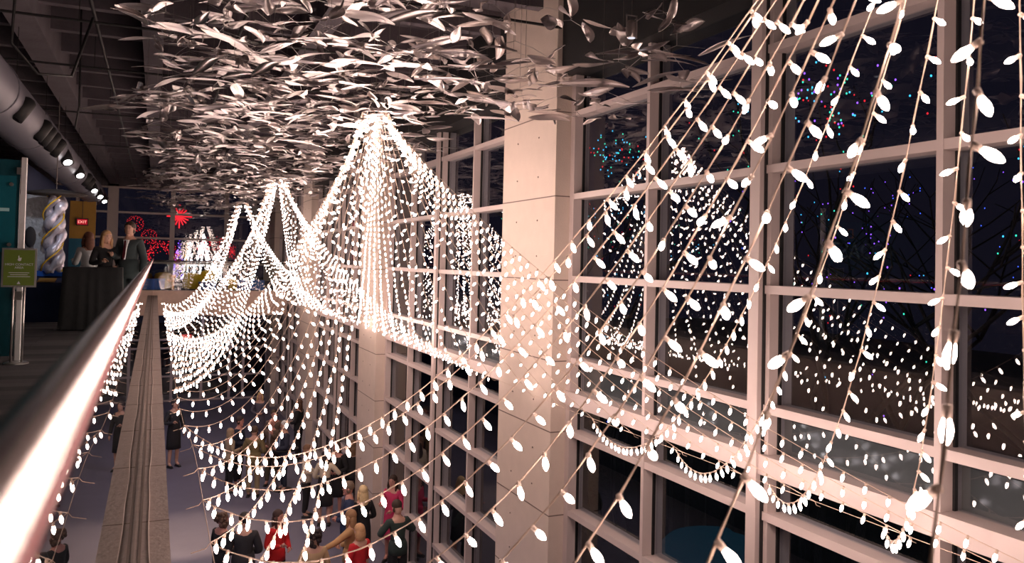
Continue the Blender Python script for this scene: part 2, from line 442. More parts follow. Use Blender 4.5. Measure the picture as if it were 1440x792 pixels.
def support_cable(f, ys, label):
    c = MB(); c.tube([f(y) for y in ys], .0022, 5)
    c.build('support_cable', M['cord'], smooth=True, label=label, cat='cable')
support_cable(nodeL, [-4 + i * .5 for i in range(69)], 'thin support cable beside the ledge holding the ends of the bulb strings')
support_cable(nodeW, [-4 + i * .5 for i in range(69)], 'thin support cable in front of the windows holding the bulb strings')
for k, P in enumerate(PEAKS):
    t = empty('hanging_hoop', P, ['steel hoop above the nearest bulb tent, out of the top right corner', 'steel hoop at the top of the big bright bulb tent in the middle',
                                  'steel hoop at the top of the second bulb tent', 'steel hoop at the top of the farthest bulb tent'][k], 'hoop')
    MB().tube([(math.cos(a) * .17, math.sin(a) * .17, 0) for a in [i * 2 * PI / 20 for i in range(20)]], .008, 6, closed=True).build('ring', M['steel'], t, smooth=True)
    for a in (0, 2 * PI / 3, 4 * PI / 3):
        MB().tube([(math.cos(a) * .17, math.sin(a) * .17, 0), (0, 0, .3)], .003, 4).build('hanger_wire', M['wire'], t)
    MB().tube([(0, 0, .3), (0, 0, 4.75 - P.z)], .004, 4).build('suspension_wire', M['wire'], t)

# ---------------------------------------------------------------- the cloud of metal leaves
lr = random.Random(11)
def leaf_mb(mb, L, W, bend, twist, kind, mtx):
    N = 9; up_ = []; vs = []
    for i in range(N + 1):
        q = i / N
        if kind == 0: wv = math.sin(PI * min(1, q * .96 + .03)) ** .8          # willow leaf
        elif kind == 1: wv = (math.sin(PI * q ** .6)) ** .7 * 1.0              # drop, fat near the stem
        else: wv = .55 + .35 * math.sin(q * PI * 3)                            # wavy ribbon
        if i == N and kind != 2: wv = .02
        wv = max(wv, .02) * W / 2
        x = q * L; z = bend * math.sin(q * PI * (1 if kind != 2 else 2.5)) * L
        sy = (.10 if kind != 2 else .35) * W * math.sin(q * PI * 2)
        a = twist * (q - .3)
        vs += [(x, sy - wv * math.cos(a), z - wv * math.sin(a)), (x, sy, z + .12 * wv), (x, sy + wv * math.cos(a), z + wv * math.sin(a))]
    n0 = len(vs); vs += [(x, y_, z - .003) for x, y_, z in vs]
    fs = []
    for i in range(N):
        for j in (0, 1):
            a = i * 3 + j; fs.append((a, a + 3, a + 4, a + 1)); fs.append((n0 + a, n0 + a + 1, n0 + a + 4, n0 + a + 3))
        for j in (0, 2):
            a = i * 3 + j; fs.append((a, n0 + a, n0 + a + 3, a + 3))
    mb.add(vs, fs, mtx)
LEAFM = []
for L, W, b_, tw, k in ((.56, .115, .05, .5, 0), (.44, .105, -.04, .8, 0), (.32, .10, .07, -.7, 0), (.68, .11, .035, .35, 0), (.22, .13, .12, .6, 1), (.19, .12, -.08, -.7, 1), (.38, .11, .04, .7, 2), (.80, .12, .04, .25, 0)):
    q = MB(); leaf_mb(q, L, W, b_, tw, k, None); LEAFM.append((q.mesh('leaf', M['leaf'], True), L, (L, W, b_, tw, k)))
def mobile_layout():
    arms = []; lv = []
    nl = lr.randint(8, 11)
    a0 = lr.uniform(0, 2 * PI); la = lr.uniform(.25, .48)
    A = Vector((math.cos(a0) * la, math.sin(a0) * la, lr.uniform(-.12, .0))); B = Vector((-math.cos(a0) * la * .9, -math.sin(a0) * la * .9, lr.uniform(-.15, .0)))
    arms.append([A, A * .5 + Vector((0, 0, .06)), Vector((0, 0, .08)), B * .5 + Vector((0, 0, .06)), B])
    tips = [A, B]
    for T in (A, B):
        a1 = a0 + lr.uniform(.8, 2.3); l1 = lr.uniform(.18, .32); dz = lr.uniform(-.22, -.08)
        C_ = T + Vector((math.cos(a1) * l1, math.sin(a1) * l1, dz)); D_ = T + Vector((-math.cos(a1) * l1, -math.sin(a1) * l1, dz))
        arms.append([C_, T + Vector((0, 0, dz + .06)), D_]); arms.append([T, T + Vector((0, 0, dz + .06))]); tips += [C_, D_]
    for i in range(nl):
        T = tips[i % len(tips)]; th = lr.uniform(0, 2 * PI)
        k = lr.choice((0, 0, 1, 1, 2, 3, 3, 4, 5, 6, 2, 7))
        mt = Matrix.Translation(T + Vector((0, 0, lr.uniform(-.05, .02)))) @ Matrix.Rotation(th, 4, 'Z') @ Matrix.Rotation(lr.gauss(0, .07 if k not in (4, 5) else .6), 4, 'Y') @ Matrix.Rotation(lr.gauss(0, .33 if k not in (4, 5) else 1.0), 4, 'X') @ Matrix.Translation((-LEAFM[k][1] * lr.uniform(0, .5), 0, 0))
        lv.append((k, mt))
    return arms, lv
PROTO = []
for v in range(8):
    arms, lv = mobile_layout()
    w_ = MB()
    for a in arms: w_.tube(a, .0028, 4)
    wm = w_.mesh('wire_arm', M['steel'], False)
    jm = MB().mat(1)
    for a in arms: jm.tube(a, .0025, 3)
    jm.mat(0)
    for k, mt in lv: leaf_mb(jm, *LEAFM[k][2], mt)
    PROTO.append((wm, lv, jm.mesh('leaf_mobile', [M['leaf'], M['wire']], True)))
hw = MB().tube([(0, 0, 0), (0, 0, 1)], .0022, 4).mesh('hanger_wire', M['wire'])
def mobile(loc, v, rz, sc, near, label, group):
    wm, lv, jm = PROTO[v]
    ln = (4.6 - loc[2] - .08 * sc) / sc
    if near:
        t = empty('leaf_mobile', loc, label, 'hanging mobile', group, rz); t.scale = (sc, sc, sc)
        link('wire_arm', wm, t)
        h = link('hanger_wire', hw, t); h.location = (0, 0, .08); h.scale = (1, 1, ln)
        for k, mt in lv:
            o = link('leaf', LEAFM[k][0], t); o.matrix_local = mt
    else:
        t = link('leaf_mobile', jm, label=label, cat='hanging mobile', group=group, loc=loc); t.rotation_euler = (0, 0, rz); t.scale = (sc, sc, sc)
        h = link('hanger_wire', hw, t); h.location = (0, 0, .08); h.scale = (1, 1, ln)
pts = []
def put(x, y, z, row, colm, lay):
    near = y < 13.0
    sc = lr.uniform(.62, .98)
    if y < 8.2: g = 'nearest leaf mobiles'
    elif y < 13: g = 'leaf mobiles round the big tent'
    elif y < 20: g = 'leaf mobiles beyond the big tent'
    else: g = 'farthest leaf mobiles'
    lab = 'metal leaf mobile of the ceiling cloud, %s layer, %s row from camera, %s from left' % (('lower', 'upper')[lay], ORD[row], ORD[colm])
    mobile((x, y, z), lr.randrange(8), lr.uniform(0, 2 * PI), sc, near, lab, g)
# jittered grid over the cloud, two layers
y = 5.6
row = 0
while y < 33:
    colm = [0, 0]
    x = .1 if y > 9 else .35
    while x < 3.9:
        for lay in (0, 1):
            xx = x + lr.uniform(-.3, .3); yy = y + lr.uniform(-.35, .35)
            ex = (xx - 1.7) / 2.4
            z = 3.08 + .18 * ex * ex + lay * .62 + lr.uniform(-.12, .22) + (.12 if yy < 8 else 0)
            if xx < .25 and lr.random() < .5: z += .25
            if xx < .1 and lr.random() < .45: continue
            if math.hypot(xx - 2.5, min(abs(yy - p.y) for p in PEAKS)) < .38 and lay == 0: continue
            if yy < 8.7 and xx > 3.2 and lay == 1: continue
            if xx > 3.85: xx = 3.85
            put(xx, yy, z, row, colm[lay], lay); colm[lay] += 1
        x += .80 if y < 13 else .9
    y += .76 if y < 13 else 1.05
    row += 1

# ---------------------------------------------------------------- small pendant lamp and leaves in front of the near window
t = empty('pendant_lamp', (3.4, 5.42, 3.06), 'small steel cylinder pendant lamp hanging in front of the black soffit', 'lamp')
MB().lathe([(.034, 0), (.036, .004), (.036, .135), (.02, .14)], 14).build('lamp_shade', M['steel'], t, smooth=True)
MB().lathe([(.03, -.002), (.03, .002)], 14).build('lens', glow('dim_lens', (.9, .9, 1), 1.0), t)
MB().box(-.05, -.044, -.004, .004, .0, .18).box(.044, .05, -.004, .004, 0, .18).box(-.05, .05, -.004, .004, .176, .184).build('bracket', M['steel'], t)
MB().tube([(0, 0, .18), (0, 0, 1.6)], .002, 4).build('hanger_wire', M['wire'], t)
for (x, y, z, v, lb) in ((3.6, 6.2, 2.86, 1, 'leaf mobile just under the small pendant lamp'), (3.75, 5.5, 3.0, 3, 'leaf mobile with bright edges right of the pendant lamp'),
                         (3.7, 7.3, 2.9, 5, 'leaf mobile overlapping the right edge of the near column'), (3.6, 8.0, 3.1, 6, 'leaf mobile hanging in front of the near column top')):
    mobile((x, y, z), v, v * 1.3, .78, True, lb, None)

# ---------------------------------------------------------------- balcony side: duct, track lights, pipes
t = empty('air_duct', (-2.05, 20, 3.36), 'large round grey air duct running along the balcony ceiling', 'duct')
d = MB().tube([(0, y, 0) for y in (-16, -12, -8, -4, 0, 4, 8, 12)], .38, 28)
d.build('duct_pipe', M['duct'], t, smooth=True)
for y in (-15, -11.5, -8, -4.5, -1, 2.5, 6, 9.5):
    MB().tube([(math.cos(a) * .385, y, math.sin(a) * .385) for a in [i * 2 * PI / 28 for i in range(28)]], .012, 5, closed=True).build('seam_ring', M['duct'], t, smooth=True)
tr = MB().box(-1.72, -1.68, 5, 34, 3.36, 3.40)
yy = 6
while yy < 34: tr.tube([(-1.70, yy, 3.4), (-1.70, yy, 4.40)], .006, 4); yy += 3
tr.build('lighting_track', M['black'], label='black lighting track along the side of the duct', cat='lighting track')
heads = [(12.6, 0), (14.6, 0), (15.2, 0), (15.9, 0), (16.8, 0), (18.3, 1), (21.2, 1), (23.6, 0), (24.8, 0), (26.0, 1), (28.6, 1), (31, 1)]
hlab = ['black track light head nearest the camera, unlit'] + ['unlit black track light in the tight group before the first lit one, %s in it' % o for o in ORD[:4]] + [
    'lit track light with round white lens nearest the camera', 'second lit track light facing the hall', 'unlit black track light beyond the second lit head', 'unlit black track light just before the three farthest lit heads',
    'first of the three lit track lights near the far end of the duct', 'middle one of the three farthest lit track lights', 'farthest lit track light']
for (y, lit), lb in zip(heads, hlab):
    t = empty('track_light', (-1.70, y, 3.36), lb, 'track light')
    aim = Vector((.28, -.55, -.78) if lit else (-.55, -.2, -.8)).normalized()
    q = Matrix.Translation((0, 0, -.16)) @ aim.to_track_quat('-Z', 'Y').to_matrix().to_4x4()
    MB().lathe([(.05, .17), (.09, .14), (.105, .0), (.115, -.17)], 14, q).build('lamp_housing', M['black'], t, smooth=True)
    MB().tube([(0, 0, 0), (0, 0, -.12)], .012, 6).box(-.1, .1, -.01, .01, -.13, -.11).build('bracket', M['black'], t)
    MB().lathe([(.001, -.176), (.08, -.175), (.08, -.168)], 12, q).build('lens', M['lamp'] if lit else M['gasket'], t)
    if lit: spot('track_beam', Vector((-1.70, y, 3.2)) + aim * .22, Vector((-1.7, y, 3.2)) + aim * 4, 14, (1, .9, .85), 50)
for k, (x, z) in enumerate(((-.75, 4.1), (.9, 4.12), (-2.7, 4.0))):
    MB().tube([(x, -5, z), (x, 36.5, z)], .022, 8).build('ceiling_pipe', M['black'], smooth=True, label=['thin black pipe along the ceiling between balcony and hall', 'thin black pipe along the ceiling above the leaves', 'thin black pipe along the ceiling behind the duct'][k], cat='pipe')
for k, y in enumerate((8.2, 10.6, 13.2, 17.5, 22.5)):
    p = MB().tube([(-6.5, y, 3.98), (-.2, y, 3.98), (4.2, y, 3.98)], .016, 6)
    for x in (-4, -2.4, -.9, .5): p.tube([(x, y, 3.98), (x, y, 4.5)], .006, 4)
    p.build('sprinkler_pipe', M['black'], label='thin black sprinkler pipe crossing the ceiling, %s from the camera' % ORD[k], cat='pipe', group='sprinkler pipes across the ceiling')
MB().tube([(-3.2, 9, 4.0), (-2.2, 9.2, 4.3), (-1.5, 9.4, 4.35), (-1.38, 9.5, 4.1), (-1.42, 9.6, 3.4), (-1.2, 9.8, 3.15), (-.9, 10, 3.2), (-.72, 10.1, 3.9)], .016, 6).build(
    'hanging_cable', M['black'], smooth=True, label='loose black cable looping under the ceiling at upper left', cat='cable')
MB().tube([(-1.0, 12, 4.76), (-.98, 12, 3.2), (-1.02, 12, 2.9)], .014, 6).build('hanging_cable', M['black'], smooth=True, label='short black cable dropping beside the girder', cat='cable')

# exhibit board with lettering
t = empty('exhibit_board', (-1.5, 10.9, 0), 'tall teal exhibit board with pale letters and a bright metal edge at far left', 'board')
rel(MB().box(-4.2, -1.47, 10.88, 10.92, .05, 2.33).build('panel', M['teal'], t))
rel(MB().box(-1.455, -1.405, 10.85, 10.93, 0, 2.36).build('edge_post', M['white'], t))
rel(MB().box(-3.2, -1.50, 10.862, 10.870, 1.25, 2.14).build('sign_plate', mat('plate', (.015, .14, .19), .25), t))
for z in (2.04, 1.34):
    for x in (-1.55, -3.1): rel(MB().tube([(x, 10.84, z), (x, 10.862, z)], .022, 10).build('bolt', M['steel'], t))
letters('letters', 'COAST', .43, M['text'], t, (-.055, -.045, 1.47), (PI / 2, 0, 0), align='RIGHT')
letters('letters', 'D', .26, M['orange'], t, (-.55, -.045, 1.84), (PI / 2, 0, 0))
rel(MB().box(-1.50, -1.46, 10.84, 10.88, 2.16, 2.24).build('clamp', M['steel'], t)); rel(MB().box(-1.50, -1.40, 10.84, 10.88, .70, .80).build('clamp', M['steel'], t))
spot('board_light', (-2.2, 9.0, 3.6), (-2.2, 10.9, 1.6), 36, (.75, .95, 1), 55)
# green sign on a stand
t = empty('sign_stand', (-1.40, 10.55, 0), 'green notice in a silver frame on a two post floor stand', 'sign')
sx = -1.5
MB().lathe([(.13, 0), (.13, .012), (.11, .02)], 20).build('base', M['steel'], t, smooth=False)
for x in (-.05, .055): MB().tube([(x, 0, .01), (x, 0, 1.0)], .013, 8).build('post', M['steel'], t, smooth=True)
MB().box(-.17, .17, -.012, .012, .86, 1.30).build('frame', M['steel'], t)
MB().box(-.15, .15, -.016, -.012, .88, 1.28).build('notice', M['green'], t)
letters('letters', 'HIGH CONTACT\nAREA', .036, M['white'], t, (0, -.018, 1.105), (PI / 2, 0, 0), .001)
lines = MB()
for i, ww in enumerate((.20, .17, .22)): lines.box(-ww / 2, ww / 2, -.0175, -.016, 1.02 - i * .022, 1.026 - i * .022)
lines.build('small_text_rows', M['white'], t)
hd = MB().ell((0, -.017, 1.17), .018, .002, .016).tube([(-.006, -.017, 1.18), (-.008, -.017, 1.215)], .005, 6)
for i in range(3): hd.tube([(.002 + i * .007, -.017, 1.18), (.003 + i * .0075, -.017, 1.193)], .0038, 6)
hd.build('hand_symbol', M['white'], t)
MB().add([(-.018, -.0175, .895), (.018, -.0175, .895), (0, -.0175, .93), (-.018, -.016, .895), (.018, -.016, .895), (0, -.016, .93)], [(0, 1, 2), (3, 5, 4), (0, 3, 4, 1), (1, 4, 5, 2), (2, 5, 3, 0)]).build('triangle_symbol', M['white'], t)
t.rotation_euler = (0, 0, .06)
# exhibits behind
t = empty('exhibit_kiosk', (-1.95, 17.1, 0), 'blue exhibit kiosk with a slanted yellow label under the silver sculpture', 'exhibit')
MB().add([(-.55, -.3, 0), (.4, -.3, 0), (.4, .4, 0), (-.55, .4, 0), (-.55, -.45, .72), (.5, -.45, .72), (.5, .4, .84), (-.55, .4, .84)], [(0, 3, 2, 1), (4, 5, 6, 7), (0, 1, 5, 4), (1, 2, 6, 5), (2, 3, 7, 6), (3, 0, 4, 7)]).build('cabinet', M['navy'], t)
MB().box(-.55, .5, .1, .4, .82, .92).build('shelf', M['blue'], t)
MB().add([(.02, -.44, .735), (.3, -.44, .735), (.3, -.1, .795), (.02, -.1, .795)], [(0, 1, 2, 3)]).add([(.02, -.44, .725), (.3, -.44, .725), (.3, -.1, .785), (.02, -.1, .785)], [(3, 2, 1, 0)]).build('label_plate', M['mustard'], t)
t = empty('textured_panel', (-2.05, 17.6, 0), 'grey rough textured wall panel left of the silver sculpture', 'panel')
MB().box(-.45, .28, 0, .08, .85, 2.36).build('panel', M['rock'], t); MB().box(-.45, .28, -.02, .1, 0, .85).build('base', M['navy'], t)
MB().ell((-.12, -.06, 1.55), .10, .06, .20).build('relief_shape', M['darkwall'], t, smooth=True)
spot('panel_light', (-1.6, 15.4, 3.0), (-2.0, 17.6, 1.4), 55, (.85, .9, 1), 50)
t = empty('balloon_sculpture', (-1.72, 17.1, .92), 'twisted silver sculpture of bulging lobes with yellow tubes hanging on the balcony', 'sculpture')
tw = MB()
for k in range(3):
    pts_ = []; rr_ = []
    for i in range(41):
        q = i / 40; a = q * 9 + k * 2.1; pts_.append((math.cos(a) * .10, math.sin(a) * .10, q * 1.38)); rr_.append(.05 + .055 * abs(math.sin(q * 13 + k * 1.3)) ** 1.5)
    tw.tube(pts_, rr_, 10)
tw.build('silver_lobes', M['silver'], t, smooth=True)
for k in range(2):
    MB().tube([(math.cos(i * .22 + k * 3.1) * .17 - .03, math.sin(i * .22 + k * 3.1) * .17 - .04, i / 40 * 1.42) for i in range(41)], .013, 6).build('yellow_tube', M['yellow'], t, smooth=True)
MB().lathe([(.30, 1.40), (.42, 1.43), (.36, 1.47), (.1, 1.52)], 16, None, 1.3, 1).build('top_canopy', M['bark'], t, smooth=True)
MB().tube([(0, 0, 1.5), (0, 0, 3.8)], .01, 5).build('hanger_wire', M['wire'], t)
# painted walls with exit sign at far left
struct('wall_yellow', MB().box(-2.62, -1.86, 30.1, 30.3, 1.76, 3.0), M['mustard'])
struct('wall_teal', MB().box(-2.62, -1.86, 30.08, 30.3, 0, 1.76), M['tealwall'])
struct('wall_navy', MB().box(-3.6, -2.62, 20, 30.3, 0, 3.2), M['navy'])
t = empty('exit_sign', (-2.24, 30.0, 2.31), 'small red lit exit sign hanging before the mustard wall', 'sign')
MB().box(-.18, .18, -.03, .03, -.12, .12).build('housing', M['black'], t); MB().box(-.15, .15, -.036, -.03, -.09, .09).build('lit_face', glow('exit_face', (.8, .02, .04), .45), t)
letters('letters', 'EXIT', .13, glow('exit_letters', (1, .35, .3), 1.5), t, (0, -.04, -.045), (PI / 2, 0, 0)); MB().tube([(0, 0, .12), (0, 0, 1.7)], .01, 5).build('stem', M['black'], t)
for k, x in enumerate((1.15,)):
    t = empty('exit_sign', (x, 32.3, -1.75), ['red exit sign under the cross balcony below the bulb bowls'][k], 'sign')
    MB().box(-.2, .2, -.03, .03, -.13, .13).build('housing', M['black'], t); MB().box(-.17, .17, -.036, -.03, -.1, .1).build('lit_face', glow('exit_face', (.8, .02, .04), .45), t)
    letters('letters', 'EXIT', .15, glow('exit_letters', (1, .4, .35), 1.6), t, (0, -.04, -.052), (PI / 2, 0, 0)); MB().tube([(0, 0, .13), (0, 0, .9)], .01, 5).build('stem', M['black'], t)
# bar table with black cloth
t = empty('bar_table', (-.93, 15.1, 0), 'tall bar table under a floor length black cloth on the balcony', 'table')
MB().box(-.42, .42, -.24, .24, 1.0, 1.03).build('tabletop', M['black'], t)
cl = MB(); N = 60; prof = []
vs = []; fs = []
for j, (z, ex) in enumerate(((1.034, 0), (1.03, .005), (.8, .012), (.4, .03), (.02, .05))):
    for i in range(N):
        a = 2 * PI * i / N; ca, sa = math.cos(a), math.sin(a)
        k_ = 1 / max(abs(ca) / .43, abs(sa) / .25) ; fold = math.sin(a * 14) * ex * .35
        vs.append((ca * k_ + ca * (ex + fold), sa * k_ + sa * (ex + fold), z))
for j in range(4): fs += [(j * N + i, (j + 1) * N + i, (j + 1) * N + (i + 1) % N, j * N + (i + 1) % N) for i in range(N)]
fs.append(tuple(range(N)))
cl.add(vs, fs); o = cl.build('tablecloth', M['blackcloth'], smooth=True, label='black floor length cloth draped over the tall bar table', cat='tablecloth'); o.location = (-.93, 15.1, 0)
MB().tube([(0, 0, 0), (0, 0, 1.0)], .04, 8).build('post', M['black'], t); MB().lathe([(.2, 0), (.2, .02), (.05, .04)], 16).build('base', M['black'], t)
# things on the far cross balcony
for k, (x, y, sx_, sy_, sz_, mt, nm, lb) in enumerate(((.12, 32.6, .22, .3, .36, 'blue', 'exhibit_plinth', 'bright blue plinth at the left end of the far balcony'), (1.85, 32.9, .30, .3, .25, 'blue', 'exhibit_plinth', 'low blue plinth behind the far balcony glass'),
        (3.4, 32.8, .5, .35, .35, 'blue', 'exhibit_plinth', 'wide blue plinth near the right end of the far balcony'), (4.1, 33.2, .3, .3, .3, 'navy', 'exhibit_plinth', 'dark blue plinth by the far right window'))):
    b = MB().box(-sx_, sx_, -sy_, sy_, 0, sz_).box(-sx_ - .02, sx_ + .02, -sy_ - .02, sy_ + .02, sz_, sz_ + .03)
    b.build(nm, M[mt], label=lb, cat='plinth', loc=(x, y, 0))
for k, (x, y, r_, h_, lb) in enumerate(((.3, 33.4, .34, .62, 'tan rounded pouf behind the blue plinth at left'), (1.35, 33.4, .36, .60, 'yellow rounded pouf left of centre on the far balcony'), (1.9, 33.6, .30, .72, 'taller yellow rounded pouf in the middle of the far balcony'), (2.75, 32.6, .18, .42, 'small yellow pouf on its own right of the others'))):
    MB().lathe([(r_ * .85, 0), (r_, h_ * .15), (r_ * 1.02, h_ * .6), (r_ * .85, h_ * .92), (r_ * .4, h_)], 18).build('pouf', M['mustard'] if k == 0 else M['yellow'], smooth=True, label=lb, cat='pouf', loc=(x, y, 0))
t = empty('orange_toy_crane', (.62, 32.5, 0), 'small orange stand with two round knobs beside the blue plinth', 'exhibit')
MB().tube([(0, 0, 0), (0, 0, .45)], .05, 8).build('post', M['orange'], t); MB().ell((0, 0, .48), .11, .09, .08).build('knob', M['orange'], t, smooth=True); MB().ell((-.14, 0, .34), .07, .07, .07).build('knob', M['orange'], t, smooth=True)
t.name = 'orange_exhibit_stand'
spot('far_balcony_light', (2.0, 33.0, 3.6), (2.0, 33.0, 0), 60, (1, .9, .8), 110)

# ---------------------------------------------------------------- lights outside, seen through the windows
og = random.Random(5)
def led(mb, p, r=.02):
    mb.ell(p, r, r, r * 1.3, 5, 3)
def light_ball(c, r, n, lb):
    b = MB(); 
    for i in range(n):
        z = 1 - 2 * (i + .5) / n; a = i * 2.39996; q = math.sqrt(1 - z * z); led(b, (q * math.cos(a) * r, q * math.sin(a) * r, z * r), .014)
    t = empty('light_ball', c, lb, 'light decoration')
    b.build('led_bulbs', M['redled'], t)
    w_ = MB()
    for k in range(3): w_.tube([Matrix.Rotation(k * PI / 3, 3, 'Z') @ Vector((0, math.cos(a) * r, math.sin(a) * r)) for a in [i * 2 * PI / 20 for i in range(20)]], .01, 4, closed=True)
    w_.tube([(0, 0, r), (0, 0, 6.05 - c[2])], .006, 4); w_.build('wire_frame', M['black'], t)
struct('floor_deck', MB().box(-8, 12, 37.5, 46, -.2, .18), M['outside'], 'dark deck outside the far window')
struct('trim_20', MB().box(-3, 5, 38.3, 38.8, 6.0, 6.2), M['black'], 'dark beam outside above the far window')
light_ball((-.85, 38.6, 2.62), .34, 70, 'red light ball outside, the higher one above the man in the suit')
light_ball((-.28, 38.6, 2.08), .32, 64, 'red light ball outside, the lower one right of the man')
t = empty('light_starburst', (.92, 38.4, 3.0), 'red starburst of light rods outside the far window', 'light decoration')
sb_ = MB()
for i in range(16):
    a = i * PI / 8; l = .52 if i % 4 == 0 else .40
    sb_.tube([(math.cos(a) * .12, 0, math.sin(a) * .12), (math.cos(a) * l, 0, math.sin(a) * l)], .028, 6)
sb_.build('light_rods', M['redled'], t); MB().ell((0, 0, 0), .12, .1, .12).build('hub', M['redled'], t); MB().tube([(0, 0, .12), (0, 0, 3.02)], .006, 4).build('wire', M['black'], t)
def light_arch(c, w_, h_, n, key, lb, nm='light_arch'):
    b = MB(); f = MB()
    for i in range(n):
        a = og.uniform(0, PI); r = og.uniform(.72, 1.0); led(b, (math.cos(a) * w_ * r, og.uniform(-.25, .25), -.4 + math.sin(a) * h_ * r - og.random() * .5), .017)
    for r in (.75, 1): f.tube([(math.cos(i * PI / 12) * w_ * r, 0, -.4 + math.sin(i * PI / 12) * h_ * r) for i in range(13)], .015, 4)
    for x in (-w_, w_): f.tube([(x, 0, -.4), (x, 0, .18 - c[2])], .015, 4)
    t = empty(nm, c, lb, 'light decoration'); b.build('led_bulbs', M[key], t); f.build('wire_frame', M['black'], t)
light_arch((.28, 39.2, 1.55), .75, .95, 190, 'redled', 'tangled red light arch low outside the far window')
light_arch((2.55, 39.2, 2.0), .85, .62, 170, 'redled', 'red light arch outside behind the farthest bulb tent')
def light_cone(c, r, h_, n, key, lb):
    b = MB(); f = MB()
    for k in range(7):
        a = k * 2 * PI / 7
        f.tube([(math.cos(a) * r, math.sin(a) * r, 0), (0, 0, h_)], .008, 4)
    for i in range(n):
        k = og.randrange(7); q = og.random() ** .75; a = k * 2 * PI / 7
        led(b, (math.cos(a) * r * q + og.gauss(0, .03), math.sin(a) * r * q, h_ * (1 - q)), .02)
    t = empty('light_cone', c, lb, 'light decoration'); b.build('led_bulbs', M[key], t); f.build('wire_frame', M['black'], t)
light_cone((.98, 40, .18), .28, 1.8, 90, 'violetled', 'violet light cone outside left of the window post')
light_cone((1.35, 41.5, .18), .18, 1.7, 60, 'goldled', 'gold light cone outside beside the violet one')
light_cone((2.05, 40.5, .18), .5, 2.15, 420, 'whiteled', 'white light cone outside behind the far railing')
light_cone((1.45, 41, .18), .28, 1.75, 160, 'whiteled', 'narrow white light cone outside next to the window post')
light_cone((2.55, 39.6, .18), .3, 1.4, 120, 'whiteled', 'short white light cone outside right of the taller one')

def light_tree(c, h_, spread, keys, n, lb, seed, dense=None):
    g = random.Random(seed); br = MB(); tips = []
    def grow(p, d, l, r, lev):
        q = p + d * l; br.tube([p, p.lerp(q, .5) + Vector((g.gauss(0, .04), g.gauss(0, .04), 0)) * l, q], [r, r * .8, r * .6], 5)
        tips.append((p, q))
        if lev:
            for k in range(3 if lev > 1 else 2):
                dd = (d + Vector((g.gauss(0, .55), g.gauss(0, .55), g.uniform(-.1, .35))) * spread).normalized(); grow(q, dd, l * .72, r * .6, lev - 1)
    grow(Vector((0, 0, 0)), Vector((0, 0, 1)), h_ * .36, .10, 4)
    t = empty('light_tree', c, lb, 'tree'); br.build('trunk', M['bark'], t, smooth=True)
    for k in keys:
        b = MB()
        for i in range(n // len(keys)):
            p, q = g.choice(tips[1:]); led(b, p.lerp(q, g.random()) + Vector((g.gauss(0, .08), g.gauss(0, .08), g.gauss(0, .08))), .009)
        if dense:
            (dx, dy, dz), (sx_, sy_, sz_), cnt_ = dense
            for i in range(cnt_ // len(keys)): led(b, (dx + g.gauss(0, sx_), dy + g.gauss(0, sy_), dz + g.gauss(0, sz_)), .013)
        b.build('led_bulbs', M[k], t)
light_tree((9.4, 15.6, GZ - .1), 8.6, 1.0, ('cyanled', 'cyanled', 'greenled', 'redled'), 170, 'bare tree with cyan lights outside the pane next to the column', 3, ((-.3, -.6, 8.5), (.3, .75, .22), 75))
light_tree((9.2, 9.0, GZ - .1), 8.8, 1.0, ('cyanled', 'greenled', 'redled', 'violetled'), 130, 'bare tree with green, cyan and red lights outside the top of the right window', 8, ((-.2, -.1, 8.6), (.3, .55, .30), 90))
light_tree((10.5, 5.6, GZ - .1), 8.4, 1.2, ('violetled',), 60, 'bare tree with violet lights outside the right edge window', 12)
light_tree((13, 11, GZ - .1), 8.6, 1.3, ('violetled', 'blueled'), 70, 'bare tree with faint violet lights farther behind the right window', 17)
hb = MB()
for i in range(60):
    led(hb, (og.uniform(-.4, .4), og.uniform(-5, 5), og.uniform(2.7, 3.7)), .010)
t = empty('light_hedge', (9.3, 12, GZ - .1), 'dark hedge dotted with blue lights outside the lower part of the near window', 'hedge')
hb.build('led_bulbs', M['blueled'], t)
hg = MB()
for i in range(26): hg.ell((og.uniform(-.15, .15), -4.8 + i * .38, 1.7), .45, .45, 1.8, 8, 5)
hg.build('foliage', mat('hedge_leaf', (.006, .012, .008), .9, bump=(12, 1)), t)
# round planter with teal glow under the near window
t = empty('round_planter', (8.3, 10.4, GZ - .1), 'round planter glowing teal outside the lowest near window', 'planter')
MB().lathe([(.9, 0), (1.05, 1.3), (1.1, 1.45), (1.0, 1.5)], 28).build('bowl', mat('planter_tan', (.18, .12, .08), .6), t, smooth=True)
MB().lathe([(.90, 1.5), (.92, 1.62), (.8, 1.75), (.4, 1.8)], 28).build('teal_light', glow('teal_glow', (.004, .05, .08), .3), t, smooth=True)

# ---------------------------------------------------------------- people
SKIN = mat('skin', (.62, .36, .27), .5, noise=(12, .06)); SKIN2 = mat('flushed_skin', (.62, .30, .24), .5)
def skin_mesh(name, verts, edges, mt, root=0, sub=1):
    """one continuous surface grown round a skeleton; verts: (x, y, z, rx, ry)"""
    me = bpy.data.meshes.new(name + '_s'); me.from_pydata([v[:3] for v in verts], edges, [])
    o = bpy.data.objects.new(name + '_s', me); COL.objects.link(o)
    md = o.modifiers.new('s', 'SKIN'); md.use_smooth_shade = True
    for i, v in enumerate(verts):
        me.skin_vertices[0].data[i].radius = (v[3], v[4] if len(v) > 4 else v[3])
        me.skin_vertices[0].data[i].use_root = (i == root)
    sb = o.modifiers.new('u', 'SUBSURF'); sb.levels = sub; sb.render_levels = sub
    dg = bpy.context.evaluated_depsgraph_get(); r = bpy.data.meshes.new_from_object(o.evaluated_get(dg))
    bpy.data.objects.remove(o); r.materials.clear(); r.materials.append(mt); r.name = name
    r.polygons.foreach_set('material_index', [0] * len(r.polygons)); return r
